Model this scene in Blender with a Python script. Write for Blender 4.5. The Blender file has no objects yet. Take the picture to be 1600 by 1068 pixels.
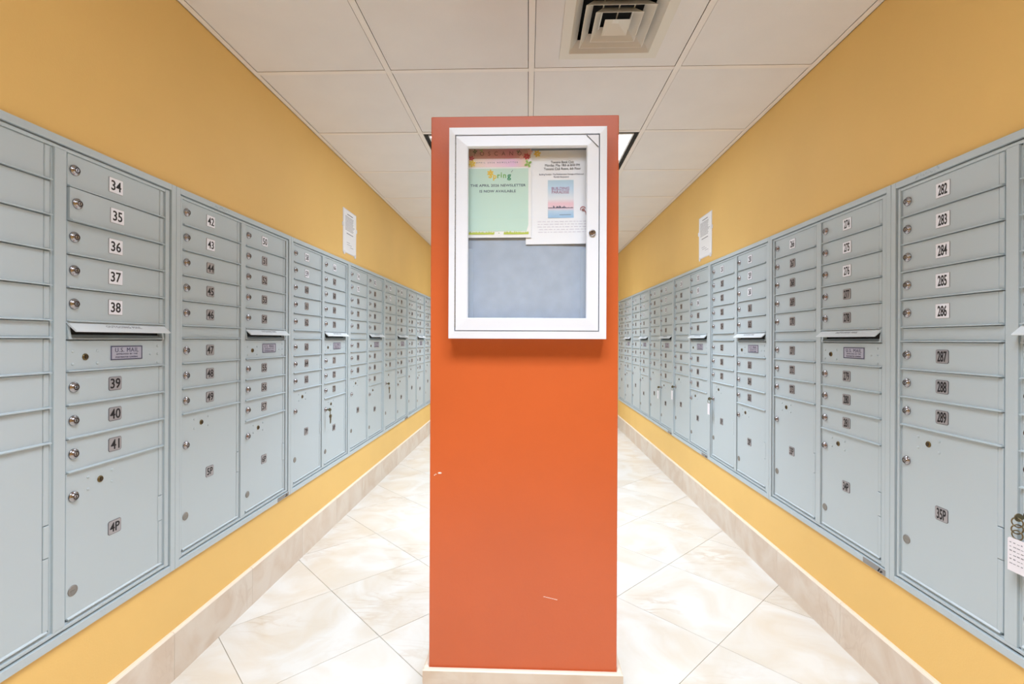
import bpy, math, random
from mathutils import Vector, Matrix

random.seed(7)
scene = bpy.context.scene
COL = scene.collection

# ------------------------------------------------------------------ camera, world, exposure
CAM_H = 1.15
cam_data = bpy.data.cameras.new('camera')
cam_data.sensor_width = 36.0
cam_data.lens = 748.0 / 1600.0 * 36.0
cam_data.shift_y = -3.6 / 1600.0
cam_data.clip_start = 0.05
cam = bpy.data.objects.new('camera', cam_data)
COL.objects.link(cam)
cam.matrix_world = (Matrix.Translation((0, 0, CAM_H)) @ Matrix.Rotation(math.radians(1.9), 4, 'Z')
                    @ Matrix.Rotation(math.radians(90), 4, 'X') @ Matrix.Rotation(0.0043, 4, 'Z'))
scene.camera = cam

world = bpy.data.worlds.new('world')
scene.world = world
world.use_nodes = True
world.node_tree.nodes['Background'].inputs[0].default_value = (0.9, 0.93, 1.0, 1)
world.node_tree.nodes['Background'].inputs[1].default_value = 0.15

scene.view_settings.view_transform = 'Standard'
scene.view_settings.look = 'None'
scene.view_settings.exposure = 0.34
scene.view_settings.gamma = 1.0
scene.view_settings.use_curve_mapping = False
LIGHT_STRENGTH = 3.6       # diffuser glow
LAMP_POWER = 20.5          # watts of the lamp in every ceiling panel
LAMP_SPREAD = 108.0
LIGHT_COLOR = (0.89, 0.985, 1.12)

# ------------------------------------------------------------------ room measures
WALL = 1.20            # half width between the yellow walls
TRIM = 1.19            # outer face of the mailbox trims
CEIL = 2.301
Y0, Y1 = -1.75, 7.45   # near and far walls
UNIT_W = 0.7875
UNIT_Z = 0.368         # underside of the mailbox units
UNIT_H = 1.296
LEFT_START = 0.7935
RIGHT_END = 1.613
N_UNITS = 7
PILLAR = (-0.2955, 0.2700, 1.442, 1.76)
PILLAR_TOP = CAM_H + 0.674

# ------------------------------------------------------------------ materials
def srgb(r, g, b):
    def f(c):
        c /= 255.0
        return c / 12.92 if c <= 0.04045 else ((c + 0.055) / 1.055) ** 2.4
    return (f(r), f(g), f(b), 1.0)

def mat(name, rgb, rough=0.5, metal=0.0, spec=0.5, vary=0.0, vary_scale=6.0, bump=0.0, bump_scale=300.0, coat=0.0):
    m = bpy.data.materials.new(name)
    m.use_nodes = True
    nt = m.node_tree
    b = nt.nodes['Principled BSDF']
    b.inputs['Base Color'].default_value = srgb(*rgb)
    b.inputs['Roughness'].default_value = rough
    b.inputs['Metallic'].default_value = metal
    b.inputs['Specular IOR Level'].default_value = spec
    b.inputs['Coat Weight'].default_value = coat
    b.inputs['Coat Roughness'].default_value = 0.25
    tc = nt.nodes.new('ShaderNodeTexCoord')
    if vary > 0:
        n = nt.nodes.new('ShaderNodeTexNoise')
        n.inputs['Scale'].default_value = vary_scale
        n.inputs['Detail'].default_value = 5
        r = nt.nodes.new('ShaderNodeValToRGB')
        c = srgb(*rgb)
        r.color_ramp.elements[0].position = 0.3
        r.color_ramp.elements[1].position = 0.7
        r.color_ramp.elements[0].color = tuple(x * (1 - vary) for x in c[:3]) + (1,)
        r.color_ramp.elements[1].color = tuple(min(1, x * (1 + vary)) for x in c[:3]) + (1,)
        nt.links.new(tc.outputs['Object'], n.inputs['Vector'])
        nt.links.new(n.outputs['Fac'], r.inputs['Fac'])
        nt.links.new(r.outputs['Color'], b.inputs['Base Color'])
    if bump > 0:
        n2 = nt.nodes.new('ShaderNodeTexNoise')
        n2.inputs['Scale'].default_value = bump_scale
        n2.inputs['Detail'].default_value = 3
        bp = nt.nodes.new('ShaderNodeBump')
        bp.inputs['Strength'].default_value = bump
        bp.inputs['Distance'].default_value = 0.002
        nt.links.new(tc.outputs['Object'], n2.inputs['Vector'])
        nt.links.new(n2.outputs['Fac'], bp.inputs['Height'])
        nt.links.new(bp.outputs['Normal'], b.inputs['Normal'])
    return m

def emit(name, color, strength):
    m = bpy.data.materials.new(name)
    m.use_nodes = True
    b = m.node_tree.nodes['Principled BSDF']
    b.inputs['Base Color'].default_value = (0.85, 0.85, 0.85, 1)
    b.inputs['Emission Color'].default_value = (*color, 1)
    b.inputs['Emission Strength'].default_value = strength
    return m

def marble(name, light, mid, dark, rough, scale, vein=0.5):
    """cream marble: cloudy patches and fine directional veins, shifted for every slab"""
    m = bpy.data.materials.new(name)
    m.use_nodes = True
    nt = m.node_tree
    b = nt.nodes['Principled BSDF']
    b.inputs['Roughness'].default_value = rough
    tc = nt.nodes.new('ShaderNodeTexCoord')
    oi = nt.nodes.new('ShaderNodeObjectInfo')
    add = nt.nodes.new('ShaderNodeVectorMath'); add.operation = 'ADD'
    mul = nt.nodes.new('ShaderNodeVectorMath'); mul.operation = 'SCALE'
    mul.inputs['Scale'].default_value = 37.0
    comb = nt.nodes.new('ShaderNodeCombineXYZ')
    for i in range(3):
        nt.links.new(oi.outputs['Random'], comb.inputs[i])
    nt.links.new(comb.outputs[0], mul.inputs[0])
    nt.links.new(tc.outputs['Object'], add.inputs[0])
    nt.links.new(mul.outputs[0], add.inputs[1])
    n1 = nt.nodes.new('ShaderNodeTexNoise')
    n1.inputs['Scale'].default_value = scale
    n1.inputs['Detail'].default_value = 6
    n1.inputs['Distortion'].default_value = 1.2
    nt.links.new(add.outputs[0], n1.inputs['Vector'])
    r1 = nt.nodes.new('ShaderNodeValToRGB')
    e = r1.color_ramp.elements
    e[0].position = 0.36; e[0].color = srgb(*mid)
    e[1].position = 0.62; e[1].color = srgb(*light)
    nt.links.new(n1.outputs['Fac'], r1.inputs['Fac'])
    mp = nt.nodes.new('ShaderNodeMapping')
    mp.inputs['Scale'].default_value = (1.0, 3.2, 1.6)
    mp.inputs['Rotation'].default_value = (0, 0, 0.5)
    nt.links.new(add.outputs[0], mp.inputs['Vector'])
    n2 = nt.nodes.new('ShaderNodeTexNoise')
    n2.inputs['Scale'].default_value = scale * 1.1
    n2.inputs['Detail'].default_value = 8
    n2.inputs['Roughness'].default_value = 0.5
    n2.inputs['Distortion'].default_value = 0.8
    nt.links.new(mp.outputs[0], n2.inputs['Vector'])
    r2 = nt.nodes.new('ShaderNodeValToRGB')
    e = r2.color_ramp.elements
    e[0].position = 0.45; e[0].color = (0, 0, 0, 1)
    e[1].position = 0.55; e[1].color = (0, 0, 0, 1)
    k = r2.color_ramp.elements.new(0.50); k.color = (vein, vein, vein, 1)
    nt.links.new(n2.outputs['Fac'], r2.inputs['Fac'])
    n3 = nt.nodes.new('ShaderNodeTexNoise')
    n3.inputs['Scale'].default_value = scale * 0.55
    nt.links.new(add.outputs[0], n3.inputs['Vector'])
    r3 = nt.nodes.new('ShaderNodeValToRGB')
    r3.color_ramp.elements[0].position = 0.5
    r3.color_ramp.elements[1].position = 0.72
    nt.links.new(n3.outputs['Fac'], r3.inputs['Fac'])
    vm = nt.nodes.new('ShaderNodeMath'); vm.operation = 'MULTIPLY'
    nt.links.new(r2.outputs['Color'], vm.inputs[0]); nt.links.new(r3.outputs['Color'], vm.inputs[1])
    mx = nt.nodes.new('ShaderNodeMix'); mx.data_type = 'RGBA'
    nt.links.new(vm.outputs[0], mx.inputs['Factor'])
    nt.links.new(r1.outputs['Color'], mx.inputs[6])
    mx.inputs[7].default_value = srgb(*dark)
    # a little tone difference from slab to slab
    hs = nt.nodes.new('ShaderNodeHueSaturation')
    mr = nt.nodes.new('ShaderNodeMapRange')
    mr.inputs['To Min'].default_value = 0.965; mr.inputs['To Max'].default_value = 1.02
    nt.links.new(oi.outputs['Random'], mr.inputs['Value'])
    nt.links.new(mr.outputs[0], hs.inputs['Value'])
    nt.links.new(mx.outputs[2], hs.inputs['Color'])
    nt.links.new(hs.outputs[0], b.inputs['Base Color'])
    return m

def gradient(name, axis, stops, rough=0.5):
    """printed colour blend along the object's own bounding box"""
    m = bpy.data.materials.new(name)
    m.use_nodes = True
    nt = m.node_tree
    b = nt.nodes['Principled BSDF']
    b.inputs['Roughness'].default_value = rough
    tc = nt.nodes.new('ShaderNodeTexCoord')
    sp = nt.nodes.new('ShaderNodeSeparateXYZ')
    nt.links.new(tc.outputs['Generated'], sp.inputs[0])
    r = nt.nodes.new('ShaderNodeValToRGB')
    e = r.color_ramp.elements
    e[0].position, e[0].color = stops[0][0], srgb(*stops[0][1])
    e[1].position, e[1].color = stops[-1][0], srgb(*stops[-1][1])
    for p, c in stops[1:-1]:
        k = e.new(p); k.color = srgb(*c)
    nt.links.new(sp.outputs[axis], r.inputs['Fac'])
    nt.links.new(r.outputs['Color'], b.inputs['Base Color'])
    return m

def glass(name):
    m = bpy.data.materials.new(name)
    m.use_nodes = True
    nt = m.node_tree
    nt.nodes.clear()
    out = nt.nodes.new('ShaderNodeOutputMaterial')
    tr = nt.nodes.new('ShaderNodeBsdfTransparent')
    tr.inputs[0].default_value = (0.99, 0.995, 1.0, 1)
    gl = nt.nodes.new('ShaderNodeBsdfGlossy')
    gl.inputs['Roughness'].default_value = 0.02
    lw = nt.nodes.new('ShaderNodeLayerWeight')
    lw.inputs[0].default_value = 0.5
    pw = nt.nodes.new('ShaderNodeMath'); pw.operation = 'POWER'; pw.inputs[1].default_value = 5.0
    fr = nt.nodes.new('ShaderNodeMath'); fr.operation = 'MULTIPLY_ADD'
    fr.inputs[1].default_value = 0.96; fr.inputs[2].default_value = 0.04
    nt.links.new(lw.outputs['Facing'], pw.inputs[0])
    nt.links.new(pw.outputs[0], fr.inputs[0])
    mx = nt.nodes.new('ShaderNodeMixShader')
    nt.links.new(fr.outputs[0], mx.inputs[0])
    nt.links.new(tr.outputs[0], mx.inputs[1])
    nt.links.new(gl.outputs[0], mx.inputs[2])
    nt.links.new(mx.outputs[0], out.inputs[0])
    return m

M = {}
M['yellow'] = mat('yellow_wall_paint', (240, 198, 118), 0.62, vary=0.03, vary_scale=2.0, bump=0.15, bump_scale=180)
M['orange'] = mat('orange_pillar_paint', (208, 97, 45), 0.34, spec=0.75, vary=0.05, vary_scale=2.5, bump=0.12, bump_scale=120)
M['box'] = mat('grey_mailbox_paint', (188, 201, 206), 0.38, spec=0.5, bump=0.04, bump_scale=500)
M['box_dark'] = mat('slot_interior_black', (12, 12, 12), 0.8)
M['chrome'] = mat('lock_chrome', (164, 162, 164), 0.24, metal=1.0)
M['brass'] = mat('dull_brass', (120, 104, 72), 0.35, metal=1.0)
M['keyhole'] = mat('keyhole_dark', (52, 40, 36), 0.5)
M['satin'] = mat('satin_disc', (150, 148, 144), 0.45, metal=0.8)
M['plate_white'] = mat('white_number_plate', (244, 246, 254), 0.4)
M['plate'] = mat('silver_number_plate', (172, 169, 173), 0.36, metal=0.5)
M['plate_rim'] = mat('plate_rim', (120, 118, 124), 0.4, metal=0.5)
M['flap'] = mat('pale_flap_paint', (222, 230, 234), 0.4)
M['ink'] = mat('black_ink', (22, 20, 26), 0.6)
M['ink_grey'] = mat('grey_ink', (150, 152, 160), 0.6)
M['ink_navy'] = mat('navy_ink', (52, 78, 102), 0.6)
M['mail_plate'] = mat('mail_sign_metal', (184, 184, 200), 0.4, metal=0.3)
M['mail_ink'] = mat('mail_sign_ink', (78, 78, 104), 0.5)
M['tile'] = mat('ceiling_tile_board', (233, 228, 224), 0.85, vary=0.02, vary_scale=5, bump=0.25, bump_scale=260)
M['rail'] = mat('ceiling_grid_enamel', (240, 232, 224), 0.45)
M['plenum'] = mat('plenum_dark', (46, 40, 38), 0.9)
M['vent'] = mat('vent_enamel', (226, 220, 208), 0.45)
M['vent_dark'] = mat('duct_black', (8, 8, 8), 0.9)
M['fixture'] = mat('fixture_white', (235, 235, 235), 0.4)
M['black'] = mat('fixture_black_band', (14, 12, 12), 0.7)
M['diffuser'] = emit('light_diffuser', LIGHT_COLOR, LIGHT_STRENGTH)
M['grout'] = mat('floor_grout', (176, 164, 146), 0.8)
M['marble'] = marble('cream_marble_floor', (228, 226, 220), (219, 210, 195), (190, 164, 130), 0.28, 3.6)
M['marble_base'] = marble('beige_marble_base', (226, 214, 199), (216, 197, 177), (178, 146, 118), 0.35, 5.0, 0.2)
M['marble_edge'] = mat('marble_edge_highlight', (238, 226, 208), 0.4)  # highlight of the slab edges put into a paler colour
M['alu'] = mat('white_aluminium', (234, 239, 247), 0.38, metal=0.1)
M['alu_gap'] = mat('case_gap_dark', (96, 100, 110), 0.6)
M['board'] = mat('blue_grey_fabric', (174, 187, 202), 0.8, vary=0.06, vary_scale=30, bump=0.3, bump_scale=500)
M['reflection_strip'] = mat('case_reflection_blue', (176, 192, 208), 0.5)  # colour of the painted reflection beside the board
M['glass'] = glass('case_glass')
M['paper'] = mat('white_paper', (250, 252, 255), 0.6)
M['sleeve'] = mat('clear_plastic_sleeve', (238, 240, 248), 0.25)
M['mint'] = mat('mint_print', (204, 234, 220), 0.6)
M['white'] = mat('white_print', (250, 250, 248), 0.6)
M['grass_print'] = mat('yellow_green_print', (200, 216, 92), 0.6)
M['leaf_print'] = mat('leaf_green_print', (150, 190, 90), 0.6)
M['dark_leaf'] = mat('dark_leaf_print', (96, 104, 60), 0.6)
M['flower_yellow'] = mat('yellow_flower_print', (244, 206, 84), 0.6)
M['flower_red'] = mat('red_flower_print', (200, 60, 64), 0.6)
M['flower_pink'] = mat('pink_flower_print', (240, 180, 170), 0.6)
M['maroon'] = mat('maroon_ink', (110, 52, 50), 0.6)
M['spring_yellow'] = mat('spring_yellow_ink', (238, 206, 70), 0.6)
M['spring_lime'] = mat('spring_lime_ink', (120, 184, 84), 0.6)
M['spring_green'] = mat('spring_green_ink', (52, 150, 108), 0.6)
M['header'] = gradient('newsletter_header_print', 0, [(0.0, (200, 160, 134)), (0.35, (214, 150, 140)), (0.7, (214, 130, 140)), (1.0, (206, 164, 130))])
M['band'] = gradient('newsletter_band_print', 0, [(0.0, (250, 232, 190)), (0.3, (252, 226, 226)), (0.75, (246, 206, 238)), (1.0, (246, 222, 190))])
M['cover'] = gradient('book_cover_print', 2, [(0.0, (160, 204, 240)), (0.18, (196, 222, 244)), (0.27, (246, 214, 224)), (0.38, (246, 206, 216)), (0.5, (236, 240, 246)), (0.8, (196, 226, 248)), (1.0, (184, 214, 232))])
M['cover_ink'] = mat('book_title_ink', (176, 124, 158), 0.6)
M['skyline'] = mat('skyline_ink', (92, 92, 112), 0.6)
M['chip'] = mat('bare_plaster_chip', (240, 228, 216), 0.8)
M['tag'] = mat('white_key_tag', (240, 238, 244), 0.4)
M['key'] = mat('worn_key_metal', (132, 122, 96), 0.35, metal=1.0)
M['nameplate'] = mat('grey_nameplate', (150, 148, 146), 0.4, metal=0.6)
M['residue'] = mat('pale_tape_residue', (170, 186, 194), 0.8)

# ------------------------------------------------------------------ mesh helpers
class MB:
    def __init__(self):
        self.v, self.f, self.m, self.s = [], [], [], []

    def face(self, pts, mi=0, smooth=False):
        n = len(self.v)
        self.v += [tuple(p) for p in pts]
        self.f.append(tuple(range(n, n + len(pts)))); self.m.append(mi); self.s.append(smooth)

    def box(self, x0, x1, y0, y1, z0, z1, mi=0):
        n = len(self.v)
        self.v += [(x0, y0, z0), (x1, y0, z0), (x1, y1, z0), (x0, y1, z0), (x0, y0, z1), (x1, y0, z1), (x1, y1, z1), (x0, y1, z1)]
        for q in ((0, 3, 2, 1), (4, 5, 6, 7), (0, 1, 5, 4), (1, 2, 6, 5), (2, 3, 7, 6), (3, 0, 4, 7)):
            self.f.append(tuple(n + i for i in q)); self.m.append(mi); self.s.append(False)
        return self

    def cbox(self, x0, x1, y0, y1, z0, z1, c, mi=0):
        """slab facing -y whose front edges are chamfered by c"""
        n = len(self.v)
        self.v += [(x0, y1, z0), (x1, y1, z0), (x1, y1, z1), (x0, y1, z1),
                   (x0, y0 + c, z0), (x1, y0 + c, z0), (x1, y0 + c, z1), (x0, y0 + c, z1),
                   (x0 + c, y0, z0 + c), (x1 - c, y0, z0 + c), (x1 - c, y0, z1 - c), (x0 + c, y0, z1 - c)]
        fs = [(0, 3, 2, 1)]
        for a in (0, 4):
            for i in range(4):
                j = (i + 1) % 4
                fs.append((a + i, a + j, a + 4 + j, a + 4 + i))
        fs.append((8, 9, 10, 11))
        for q in fs:
            self.f.append(tuple(n + i for i in q)); self.m.append(mi); self.s.append(False)
        return self

    def prism(self, pts, h, axis='y', mi=0):
        """extrude a polygon: axis y -> pts are (x, z), from h[0] to h[1]; axis x -> (y, z); axis z -> (x, y)"""
        def P(p, t):
            if axis == 'y': return (p[0], t, p[1])
            if axis == 'x': return (t, p[0], p[1])
            return (p[0], p[1], t)
        n, k = len(self.v), len(pts)
        self.v += [P(p, h[0]) for p in pts] + [P(p, h[1]) for p in pts]
        fs = [tuple(range(n, n + k)), tuple(range(n + 2 * k - 1, n + k - 1, -1))]
        for i in range(k):
            j = (i + 1) % k
            fs.append((n + i, n + k + i, n + k + j, n + j))
        for q in fs:
            self.f.append(q); self.m.append(mi); self.s.append(False)
        return self

    def lathe(self, c, prof, n=16, mi=0, mis=None, smooth=True):
        """turned about the y axis through c; prof = [(radius, y)] from back to front (decreasing y), closed by a disc"""
        base = len(self.v)
        for r, y in prof:
            for i in range(n):
                a = 2 * math.pi * i / n
                self.v.append((c[0] + r * math.cos(a), c[1] + y, c[2] + r * math.sin(a)))
        for k in range(len(prof) - 1):
            for i in range(n):
                j = (i + 1) % n
                a, b = base + k * n, base + (k + 1) * n
                self.f.append((a + i, a + j, b + j, b + i)); self.m.append(mis[k] if mis else mi); self.s.append(smooth)
        e = base + (len(prof) - 1) * n
        self.f.append(tuple(e + i for i in range(n))); self.m.append(mis[-1] if mis else mi); self.s.append(False)
        return self

    def torus(self, c, R, r, nu=20, nv=8, tilt=None, mi=0):
        """ring in the local XZ plane, then turned by the matrix tilt"""
        base = len(self.v)
        for i in range(nu):
            a = 2 * math.pi * i / nu
            for j in range(nv):
                b = 2 * math.pi * j / nv
                p = Vector(((R + r * math.cos(b)) * math.cos(a), r * math.sin(b), (R + r * math.cos(b)) * math.sin(a)))
                if tilt: p = tilt @ p
                self.v.append((c[0] + p.x, c[1] + p.y, c[2] + p.z))
        for i in range(nu):
            for j in range(nv):
                i2, j2 = (i + 1) % nu, (j + 1) % nv
                self.f.append((base + i * nv + j, base + i2 * nv + j, base + i2 * nv + j2, base + i * nv + j2)); self.m.append(mi); self.s.append(True)
        return self

    def mesh(self, name, mats):
        me = bpy.data.meshes.new(name)
        me.from_pydata(self.v, [], self.f)
        for m in mats: me.materials.append(m)
        me.polygons.foreach_set('material_index', self.m)
        me.polygons.foreach_set('use_smooth', self.s)
        import bmesh
        bm = bmesh.new(); bm.from_mesh(me)
        bmesh.ops.recalc_face_normals(bm, faces=bm.faces)
        bm.to_mesh(me); bm.free()
        me.update()
        return me

def link(name, me, parent=None, loc=(0, 0, 0), rot=(0, 0, 0)):
    o = bpy.data.objects.new(name, me)
    COL.objects.link(o)
    o.location = loc
    o.rotation_euler = rot
    if parent: o.parent = parent
    return o

def build(name, mb, mats, parent=None, loc=(0, 0, 0), rot=(0, 0, 0)):
    if not isinstance(mats, (list, tuple)): mats = [mats]
    return link(name, mb.mesh(name, mats), parent, loc, rot)

def bevel(o, w, seg=2):
    b = o.modifiers.new('bevel', 'BEVEL'); b.width = w; b.segments = seg; b.limit_method = 'ANGLE'
    return o

def tag(o, label, cat, group=None, kind=None):
    if label: o['label'] = label
    if cat: o['category'] = cat
    if group: o['group'] = group
    if kind: o['kind'] = kind
    return o

def empty(name, loc=(0, 0, 0), rot=(0, 0, 0)):
    o = bpy.data.objects.new(name, None)
    o.empty_display_size = 0.05
    COL.objects.link(o)
    o.location = loc; o.rotation_euler = rot
    return o

_text = {}
def text_mesh(s, size, m, sx=1.0, bold=0.0, spacing=1.0, depth=0.0002, align='CENTER', shear=0.0):
    """lettering as a thin raised mesh in the XZ plane, facing -y, centred on its own middle"""
    key = (s, size, m.name, sx, bold, spacing, align)
    if key in _text: return _text[key]
    cu = bpy.data.curves.new('lettering', 'FONT')
    cu.body = s
    cu.size = size
    cu.align_x = align
    cu.align_y = 'CENTER'
    cu.offset = bold * size
    cu.space_character = spacing
    cu.shear = shear
    cu.resolution_u = 3
    cu.extrude = depth
    ob = bpy.data.objects.new('lettering', cu)
    me = bpy.data.meshes.new_from_object(ob)
    me.name = 'lettering'
    for v in me.vertices:
        x, y, z = v.co
        v.co = (x * sx, -z, y)
    if me.vertices and align == 'CENTER':
        xs = [v.co.x for v in me.vertices]; zs = [v.co.z for v in me.vertices]
        cx, cz = (min(xs) + max(xs)) / 2, (min(zs) + max(zs)) / 2
        for v in me.vertices: v.co.x -= cx; v.co.z -= cz
    me.materials.clear(); me.materials.append(m)
    bpy.data.objects.remove(ob); bpy.data.curves.remove(cu)
    _text[key] = me
    return me

def structure(o, label=None, cat=None):
    o['kind'] = 'structure'
    if label: o['label'] = label
    if cat: o['category'] = cat
    return o

# ------------------------------------------------------------------ room shell
def wall_with_opening(name, side, ya, yb):
    """yellow side wall with the long opening the mailbox units are set into"""
    mb = MB()
    xa, xb = (WALL, WALL + 0.16) if side > 0 else (-WALL - 0.16, -WALL)
    z0, z1 = UNIT_Z + 0.012, UNIT_Z + UNIT_H - 0.012
    mb.box(xa, xb, Y0, Y1, 0, z0)
    mb.box(xa, xb, Y0, Y1, z1, CEIL + 0.10)
    mb.box(xa, xb, Y0, ya + 0.012, z0, z1)
    mb.box(xa, xb, yb - 0.012, Y1, z0, z1)
    return structure(build(name, mb, M['yellow']), 'yellow painted wall holding a row of grey mailboxes', 'wall')

wl = wall_with_opening('wall_left', -1, LEFT_START, LEFT_START + N_UNITS * UNIT_W)
wr = wall_with_opening('wall_right', 1, RIGHT_END - UNIT_W, RIGHT_END + (N_UNITS - 1) * UNIT_W)
wl['label'] = 'yellow painted wall on the left with mailboxes 34 to 57 set into it'
wr['label'] = 'yellow painted wall on the right with mailboxes 266 to 289 set into it'
structure(build('wall_far', MB().box(-WALL - 0.16, WALL + 0.16, Y1, Y1 + 0.15, 0, CEIL + 0.10), M['yellow']),
          'yellow end wall behind the orange pillar', 'wall')
structure(build('wall_near', MB().box(-WALL - 0.16, WALL + 0.16, Y0 - 0.15, Y0, 0, CEIL + 0.10), M['yellow']),
          'yellow wall behind the camera', 'wall')

# floor: grout bed and diagonal marble tiles, clipped at the walls
floor = structure(build('floor', MB().box(-WALL - 0.16, WALL + 0.16, Y0 - 0.15, Y1 + 0.15, -0.12, -0.0025), M['grout']),
                  'cream marble floor laid in diagonal square tiles', 'floor')

def clip(poly, a, b, c):
    """keep the side a*x + b*y <= c"""
    out = []
    for i in range(len(poly)):
        p, q = poly[i], poly[(i + 1) % len(poly)]
        dp, dq = a * p[0] + b * p[1] - c, a * q[0] + b * q[1] - c
        if dp <= 0: out.append(p)
        if (dp < 0 < dq) or (dq < 0 < dp):
            t = dp / (dp - dq)
            out.append((p[0] + t * (q[0] - p[0]), p[1] + t * (q[1] - p[1])))
    return out

S = 0.647                       # tile diagonal
J = 0.0014                      # half joint
for i in range(-8, 16):
    for j in range(-8, 16):
        p0, p1 = 0.62 + S * i + J, 0.62 + S * (i + 1) - J     # x + y
        q0, q1 = 1.11 + S * j + J, 1.11 + S * (j + 1) - J     # y - x
        poly = [((p - q) / 2, (p + q) / 2) for p, q in ((p0, q0), (p1, q0), (p1, q1), (p0, q1))]
        for a, b, c in ((1, 0, WALL - 0.002), (-1, 0, WALL - 0.002), (0, 1, Y1 - 0.002), (0, -1, -Y0 - 0.002)):
            poly = clip(poly, a, b, c)
            if len(poly) < 3: break
        if len(poly) < 3: continue
        cx = sum(p[0] for p in poly) / len(poly); cy = sum(p[1] for p in poly) / len(poly)
        area = 0.5 * abs(sum(poly[k][0] * poly[(k + 1) % len(poly)][1] - poly[(k + 1) % len(poly)][0] * poly[k][1] for k in range(len(poly))))
        if area < 2e-4: continue
        loc = [(p[0] - cx, p[1] - cy) for p in poly]
        top = [(x * 0.998, y * 0.998) for x, y in loc]
        mb = MB()
        k = len(loc)
        mb.v = [(x, y, -0.010) for x, y in loc] + [(x, y, -0.0008) for x, y in loc] + [(x, y, 0.0) for x, y in top]
        mb.f = [tuple(range(2 * k, 3 * k))]
        for t in range(k):
            u = (t + 1) % k
            mb.f += [(t, u, k + u, k + t), (k + t, k + u, 2 * k + u, 2 * k + t)]
        mb.m = [0] * len(mb.f); mb.s = [False] * len(mb.f)
        build('floor_tile', mb, M['marble'], floor, (cx, cy, 0))

# baseboards: marble slabs about 46 cm long with an eased top edge, its highlight painted pale
def slab_profile(d, h):
    return [(0, 0), (d, 0), (d, h - 0.006), (d - 0.003, h - 0.0015), (d - 0.006, h), (0, h)]

def baseboard(name, side, label):
    root = structure(empty(name, (side * WALL, 0, 0)), label, 'baseboard')
    L, h, d = 0.4575, 0.1605, 0.015
    y = 1.853 - L * 8 if side > 0 else 1.574 - L * 8
    while y < Y1:
        a, b = max(y + 0.0006, Y0 + 0.001), min(y + L - 0.0006, Y1 - 0.001)
        if b - a > 0.02:
            mid = (a + b) / 2
            mb = MB()
            pts = [(-side * p[0], p[1]) for p in slab_profile(d, h)]
            k = len(pts)
            mb.prism([(p[0], p[1]) for p in pts], (a - mid, b - mid), 'y')
            # painted highlight: paler colour on the eased top edge
            for fi, f in enumerate(mb.f):
                zs = [mb.v[v][2] for v in f]
                if len(f) == 4 and min(zs) > h - 0.0075: mb.m[fi] = 1
            build('marble_slab', mb, [M['marble_base'], M['marble_edge']], root, (0, mid, 0))
        y += L
    return root
baseboard('baseboard_left', -1, 'beige marble baseboard along the left yellow wall')
baseboard('baseboard_right', 1, 'beige marble baseboard along the right yellow wall')

# suspended ceiling
ceiling = structure(build('ceiling', MB().box(-WALL - 0.16, WALL + 0.16, Y0 - 0.15, Y1 + 0.15, CEIL + 0.10, CEIL + 0.2), M['plenum']),
                    'suspended ceiling of pale square tiles in a white grid', 'ceiling')
RAILS = (-0.605, 0.010, 0.625)
ROW = 0.613
ROWS = [2.045 + ROW * k for k in range(-6, 9)]
for x in RAILS:
    mb = MB().box(x - 0.012, x + 0.012, Y0, Y1, CEIL - 0.0005, CEIL + 0.0015).box(x - 0.002, x + 0.002, Y0, Y1, CEIL, CEIL + 0.04)
    build('main_rail', mb, M['rail'], ceiling)
for s in (-1, 1):
    x0, x1 = sorted((s * (WALL - 0.001), s * (WALL - 0.024)))
    mb = MB().box(x0, x1, Y0, Y1, CEIL - 0.001, CEIL + 0.001)
    x0, x1 = sorted((s * (WALL - 0.001), s * (WALL - 0.003)))
    mb.box(x0, x1, Y0, Y1, CEIL - 0.001, CEIL + 0.03)
    build('wall_angle', mb, M['rail'], ceiling)
COLS = [(-WALL + 0.0, RAILS[0]), (RAILS[0], RAILS[1]), (RAILS[1], RAILS[2]), (RAILS[2], WALL)]
LIGHT_ROWS = (2.045 - 3 * ROW, 2.045 + ROW, 2.045 + 5 * ROW)
tee = None
for ci, (xa, xb) in enumerate(COLS):
    a = xa + (0.024 if ci == 0 else 0.0125); b = xb - (0.024 if ci == 3 else 0.0125)
    for y in ROWS:
        if ci in (1, 2) and False: continue
        mb = MB().box(a, b, y - 0.012, y + 0.012, CEIL - 0.0002, CEIL + 0.0015).box(a, b, y - 0.002, y + 0.002, CEIL, CEIL + 0.035)
        build('cross_tee', mb, M['rail'], ceiling)
    edges = [Y0 - 0.012] + ROWS + [Y1 + 0.012]
    for r in range(len(edges) - 1):
        ya, yb = edges[r] + 0.012, edges[r + 1] - 0.012
        if yb - ya < 0.05: continue
        if ci in (1, 2) and any(abs(edges[r] - L) < 0.01 for L in LIGHT_ROWS): continue
        if ci == 2 and abs(edges[r] - (2.045 - ROW)) < 0.01:
            hole = True
        else: hole = False
        g = 0.002
        x0, x1, y0, y1 = a + g + (-0.0005 if ci else 0.0), b - g, ya + g + random.uniform(0, 0.0015), yb - g
        cx, cy = (x0 + x1) / 2, (y0 + y1) / 2
        lift = random.uniform(0.0, 0.0012)
        mb = MB()
        if hole:
            hx, hy, hr = 0.318 - cx, 1.772 - cy, 0.168
            X0, X1, Y_0, Y_1 = x0 - cx, x1 - cx, y0 - cy, y1 - cy
            mb.box(X0, hx - hr, Y_0, Y_1, 0, 0.016).box(hx + hr, X1, Y_0, Y_1, 0, 0.016)
            mb.box(hx - hr, hx + hr, Y_0, hy - hr, 0, 0.016).box(hx - hr, hx + hr, hy + hr, Y_1, 0, 0.016)
        else:
            mb.box(x0 - cx, x1 - cx, y0 - cy, y1 - cy, 0, 0.016)
        build('ceiling_tile', mb, M['tile'], ceiling, (cx, cy, CEIL + 0.0005 + lift), (random.uniform(-1, 1) * 0.0012, 0, 0))

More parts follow.
